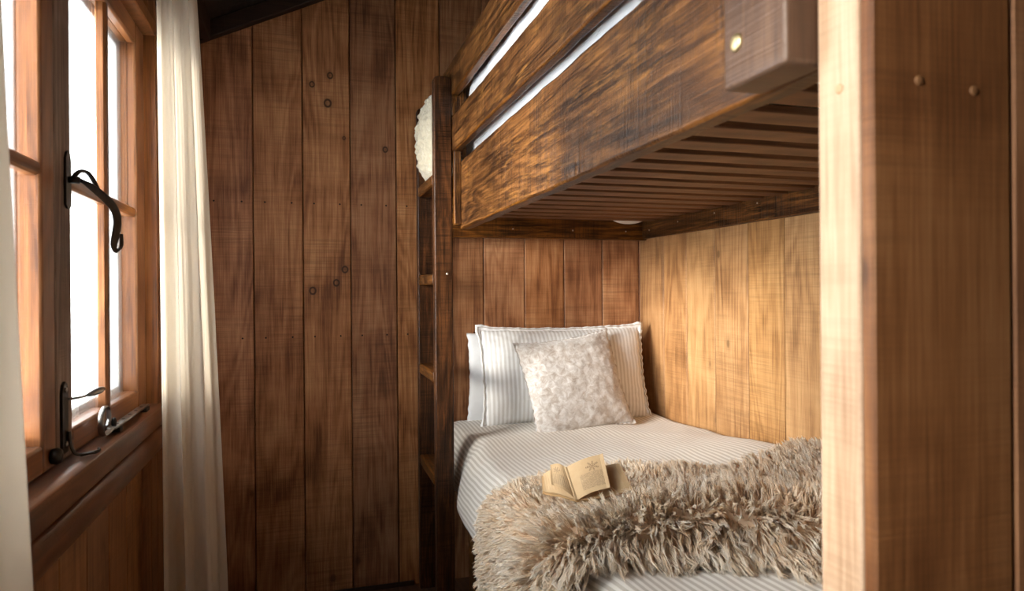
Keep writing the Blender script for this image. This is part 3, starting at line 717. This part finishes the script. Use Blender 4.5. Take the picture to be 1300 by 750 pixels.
fc = pillow('cushion', 0.325, 0.36, 0.17, m_boucle, Matrix.Translation((0.530, 2.815, 1.955)) @ Matrix.Rotation(math.radians(90), 4, 'Z') @ Matrix.Rotation(math.radians(90), 4, 'X') , 'cream fleece cushion bulging through the top of the ladder on the upper bunk', seed=9, frill=0, wr=0.020, cat='cushion', n=60)
for v in fc.data.vertices:
    n_ = v.co
    pass

# ------------------------------------------------------------------ fur throw
BACK = [(0.47, 1.80), (0.545, 1.90), (0.64, 1.985), (0.716, 2.02), (0.905, 2.02), (1.108, 1.93), (1.24, 1.83), (1.44, 1.82), (1.585, 1.90)]
RIDGE = [(0.47, 1.46), (0.628, 1.475), (0.816, 1.445), (0.974, 1.375), (1.083, 1.29), (1.3, 1.18), (1.585, 1.10)]
FRONT = [(0.47, 1.33), (0.569, 1.355), (0.699, 1.36), (0.821, 1.32), (0.899, 1.27), (0.976, 1.185), (1.2, 1.06), (1.585, 0.98)]
def throw_pt(s, v):
    """s metres from the edge of the bed (negative hangs down the side), v 0 back .. 1 front"""
    lx = 0.500
    xq = lx + 0.10 + max(0, s)
    b, r, f = lerp_tab(BACK, xq), lerp_tab(RIDGE, xq), lerp_tab(FRONT, xq)
    if v < 0.68: y = b + (r - b) * (v / 0.68)
    else: y = r + (f - r) * ((v - 0.68) / 0.32)
    hump = 0.066 * math.exp(-((v - 0.70) / 0.15) ** 2) * (0.45 + 0.55 * sst(-0.05, 0.25, s)) + 0.018 * (1 - abs(2 * v - 1) ** 4) + 0.012 * nz(xq * 4, v * 3, 1.0)
    if s >= 0:
        x = xq; z = bed_z(xq, y) + 0.008 + hump
    else:
        a = min(1.0, -s / 0.16) * PI / 2
        cx = lx + 0.10; z0 = bed_z(cx, y) + 0.008
        r1 = 0.105
        x = cx - (r1 + 0.6 * hump) * math.sin(a); z = z0 + hump * math.cos(a) - r1 * (1 - math.cos(a)) - max(0, -s - 0.16)
        y += 0.02 * (-s) * math.sin(v * 6)
    return Vector((x, y, z))
NS, NVV = 110, 60; S0, S1 = -0.37, 0.955
P = [[throw_pt(S0 + (S1 - S0) * i / NS, j / NVV) for j in range(NVV + 1)] for i in range(NS + 1)]
me = grid_mesh('hide', P)
thr = tag(empty('fur_throw', (1.0, 1.5, 0.73)), 'shaggy beige long haired fur throw folded across the lower bunk and hanging over its edge', 'throw')
t = NT('fur_hide'); t.bsdf(Base_Color=(0.70, 0.52, 0.35), Roughness=0.95)
hd = link_mesh('hide', me, t.m, thr, smooth=True); hd.modifiers.new('thickness', 'SOLIDIFY').thickness = 0.004
# long pile: curved tapering locks, each lock a clump of strands
def fur():
    VV = []; FF = []; CC = []; base = 0
    nclump = 6500
    for c in range(nclump):
        i = random.random(); v = random.random()
        # denser on the visible side
        s = S0 + (S1 - S0) * i
        p = throw_pt(s, v); e = 0.01
        du = (throw_pt(s + e, v) - throw_pt(s - e, v)); dv = (throw_pt(s, min(1, v + e)) - throw_pt(s, max(0, v - e)))
        n = dv.cross(du); 
        if n.length < 1e-9: continue
        n.normalize()
        if n.z < 0 and s > 0: n = -n
        if s <= 0 and n.x > 0 and n.z < 0.2: n = -n
        front = dv.normalized(); side = du.normalized()
        k = sst(0.72, 0.92, v)
        L = 0.030 + 0.018 * sst(.45, .65, v) + 0.024 * k + 0.012 * random.random()
        L *= 0.85 + 0.5 * abs(nz(s * 9, v * 7, 2.0))
        comb = (front * (1.3 * k - 0.5 * (1 - sst(0.6, 0.84, v)))) + side * (0.45 * nz(s * 6, v * 4, 7.0) + (-0.8 * sst(0.25, -0.05, s)) + 0.45 * sst(.42, .62, s) * k)
        d0 = (n * (0.95 - 0.35 * k) + comb * 0.75 + Vector((random.gauss(0, .16), random.gauss(0, .16), random.gauss(0, .1)))).normalized()
        grav = Vector((0, 0, -1)) * (0.25 + 0.75 * k)
        tip = p + d0 * L + grav * L * 0.35
        curl = Vector((random.gauss(0, 1), random.gauss(0, 1), random.gauss(0, .5))) * L * 0.10
        tone = 0.5 + 0.5 * nz(s * 12, v * 9, 3.0) + random.gauss(0, 0.18)
        ns = 9
        for q in range(ns):
            rp = p + side * random.gauss(0, 0.0052) + front * random.gauss(0, 0.0052)
            tp = tip + Vector((random.gauss(0, 1), random.gauss(0, 1), random.gauss(0, 1))) * 0.0020 + d0 * random.gauss(0, 0.10) * L
            mid1 = rp + d0 * L * 0.36 + curl * 0.5
            mid2 = rp.lerp(tp, 0.70) + n * L * 0.13 + curl
            pts = (rp, mid1, mid2, tp); wds = (0.0012, 0.0014, 0.0012, 0.0001)
            ax = d0.cross(Vector((random.gauss(0, 1), random.gauss(0, 1), random.gauss(0, 1)))).normalized(); bx = d0.cross(ax).normalized()
            for pt_, wd in zip(pts, wds):
                for a in (0, 2.094, 4.189):
                    w_ = pt_ + ax * math.cos(a) * wd + bx * math.sin(a) * wd; w_.x = min(w_.x, 1.584); VV.append(w_)
            for r_ in range(3):
                for a in range(3):
                    a2 = (a + 1) % 3; o = base + r_ * 3
                    FF.append((o + a, o + a2, o + 3 + a2, o + 3 + a))
            sh = min(1, max(0, tone + random.gauss(0, .10)))
            for r_ in range(4): CC += [(r_ / 3, sh, 0, 1)] * 3
            base += 12
    me = bpy.data.meshes.new('pile')
    co = np.array([tuple(v) for v in VV], dtype=np.float32); fa = np.array(FF, dtype=np.int32)
    me.vertices.add(len(co)); me.vertices.foreach_set('co', co.ravel())
    me.loops.add(fa.size); me.loops.foreach_set('vertex_index', fa.ravel())
    me.polygons.add(len(fa)); me.polygons.foreach_set('loop_start', np.arange(0, fa.size, 4, dtype=np.int32))
    me.polygons.foreach_set('use_smooth', np.ones(len(fa), dtype=bool))
    me.update(calc_edges=True)
    at = me.color_attributes.new('strand', 'FLOAT_COLOR', 'POINT'); at.data.foreach_set('color', np.array(CC, dtype=np.float32).ravel())
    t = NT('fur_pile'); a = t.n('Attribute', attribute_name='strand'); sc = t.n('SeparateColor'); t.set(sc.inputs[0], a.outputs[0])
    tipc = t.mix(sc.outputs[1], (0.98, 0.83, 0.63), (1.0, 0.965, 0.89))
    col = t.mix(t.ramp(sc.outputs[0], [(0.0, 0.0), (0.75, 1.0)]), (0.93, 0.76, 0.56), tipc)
    b = t.bsdf(Base_Color=col, Roughness=0.45); b.inputs['Specular IOR Level'].default_value = 0.4
    tl = t.n('BsdfTranslucent'); t.set(tl.inputs[0], col); mx = t.n('MixShader'); mx.inputs[0].default_value = 0.5
    t.set(mx.inputs[1], b.outputs[0]); t.set(mx.inputs[2], tl.outputs[0]); t.t.links.new(mx.outputs[0], t.out.inputs[0])
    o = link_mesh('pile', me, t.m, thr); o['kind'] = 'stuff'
fur()

# ------------------------------------------------------------------ open book on the throw
def m_page_(name, text):
    t = NT(name); uv = t.n('TexCoord').outputs['UV']; sx = t.n('SeparateXYZ'); t.set(sx.inputs[0], uv)
    u, v = sx.outputs[0], sx.outputs[1]
    paper = t.mix(t.noise(t.n('TexCoord').outputs['Object'], 40, 3), (0.46, 0.30, 0.15), (0.58, 0.41, 0.23))
    if text:
        # lines of print in a block, and a small line drawing of a leafy sprig above them
        ln = t.math('GREATER_THAN', t.math('FRACT', t.math('MULTIPLY', v, 34.0)), 0.5)
        wd = t.math('GREATER_THAN', t.noise(t.vmath('MULTIPLY', uv, (34.0, 34.0, 1.0)), 1.0, 1), 0.43)
        inb = t.math('MULTIPLY', t.math('MULTIPLY', t.math('GREATER_THAN', u, 0.27), t.math('LESS_THAN', u, 0.90)), t.math('MULTIPLY', t.math('GREATER_THAN', v, 0.12), t.math('LESS_THAN', v, 0.56)))
        fac = t.math('MULTIPLY', t.math('MULTIPLY', ln, wd), inb)
        col = t.mix(t.math('MULTIPLY', fac, 0.6), paper, (0.12, 0.08, 0.05))
        du = t.math('SUBTRACT', u, 0.66); dv = t.math('SUBTRACT', v, 0.72)
        rr = t.math('SQRT', t.math('ADD', t.math('MULTIPLY', du, du), t.math('MULTIPLY', t.math('MULTIPLY', dv, dv), 1.6)))
        an = t.math('ARCTAN2', dv, du)
        pet = t.math('MULTIPLY', t.math('ABSOLUTE', t.math('SINE', t.math('MULTIPLY', an, 3.5))), 0.19)
        lf = t.math('MULTIPLY', t.math('LESS_THAN', rr, pet), t.math('GREATER_THAN', t.math('FRACT', t.math('MULTIPLY', rr, 22.0)), 0.4))
        col = t.mix(t.math('MULTIPLY', lf, 0.8), col, (0.13, 0.07, 0.035))
    else: col = paper
    t.bsdf(Base_Color=col, Roughness=0.8); return t.m
m_page = m_page_('printed_page', True); m_edge = m_page_('page_paper', False)
m_cover = simple('book_cover', (0.45, 0.28, 0.12), 0.6, amt=0.15)
S_0 = Vector((0.655, 1.590, 0.822)); S_1 = Vector((0.720, 1.700, 0.866))     # spine, front end and back end
def leaf_block(name, e0, e1, t0, t1, mat, bow=0.0, thick_dir=None, parent=None, nseg=10):
    """bundle of pages hinged on the spine; e0/e1 = outer corners"""
    e0, e1 = Vector(e0), Vector(e1); n = (e0 - S_0).cross(S_1 - S_0).normalized()
    if n.z < 0: n = -n
    bm = bmesh.new(); uvl = bm.loops.layers.uv.new('UVMap'); T = []; B = []
    for i in range(nseg + 1):
        u = i / nseg; hh = bow * math.sin(PI * min(1, u * 1.1)) ; th = t0 + (t1 - t0) * u
        rowT = []; rowB = []
        for w in (0, 1):
            p = (S_0.lerp(e0, u) if w == 0 else S_1.lerp(e1, u)) + n * hh
            rowT.append(bm.verts.new(p + n * th)); rowB.append(bm.verts.new(p))
        T.append(rowT); B.append(rowB)
    def face(vs, uvs, mi=0):
        f = bm.faces.new(vs)
        for l, q in zip(f.loops, uvs): l[uvl].uv = q
    for i in range(nseg):
        a, b = i / nseg, (i + 1) / nseg
        face((T[i][0], T[i + 1][0], T[i + 1][1], T[i][1]), ((a, 0), (b, 0), (b, 1), (a, 1)))
        face((B[i][1], B[i + 1][1], B[i + 1][0], B[i][0]), ((a, 1), (b, 1), (b, 0), (a, 0)))
        face((B[i][0], B[i + 1][0], T[i + 1][0], T[i][0]), ((0, 0),) * 4); face((T[i][1], T[i + 1][1], B[i + 1][1], B[i][1]), ((0, 0),) * 4)
    face((B[-1][0], B[-1][1], T[-1][1], T[-1][0]), ((0, 0),) * 4); face((T[0][0], T[0][1], B[0][1], B[0][0]), ((0, 0),) * 4)
    return finish(name, bm, mat, parent)
book = tag(empty('book', (0.68, 1.62, 0.82)), 'small open paperback with yellowed pages lying on the fur throw', 'book')
S_0 = Vector((0.632, 1.553, 0.800)); S_1 = Vector((0.648, 1.664, 0.852))
leaf_block('upright_page', (0.711, 1.528, 0.832), (0.738, 1.630, 0.890), 0.0010, 0.0012, m_page, bow=0.006, parent=book)
leaf_block('page_block', (0.768, 1.520, 0.818), (0.782, 1.622, 0.858), 0.003, 0.006, m_edge, bow=-0.006, parent=book)
leaf_block('page_block', (0.579, 1.643, 0.800), (0.606, 1.722, 0.822), 0.004, 0.005, m_edge, bow=0.006, parent=book)
leaf_block('loose_leaf', (0.592, 1.625, 0.824), (0.622, 1.715, 0.850), 0.0006, 0.0006, m_page, bow=0.008, parent=book)
def shift(v, dz): return (v[0], v[1], v[2] - dz)
S_0 = S_0 - Vector((0, 0, 0.004)); S_1 = S_1 - Vector((0, 0, 0.004))
leaf_block('cover', (0.773, 1.517, 0.812), (0.787, 1.622, 0.852), 0.0012, 0.0012, m_cover, bow=-0.006, parent=book)
leaf_block('cover', (0.575, 1.643, 0.795), (0.602, 1.725, 0.817), 0.0012, 0.0012, m_cover, bow=0.004, parent=book)
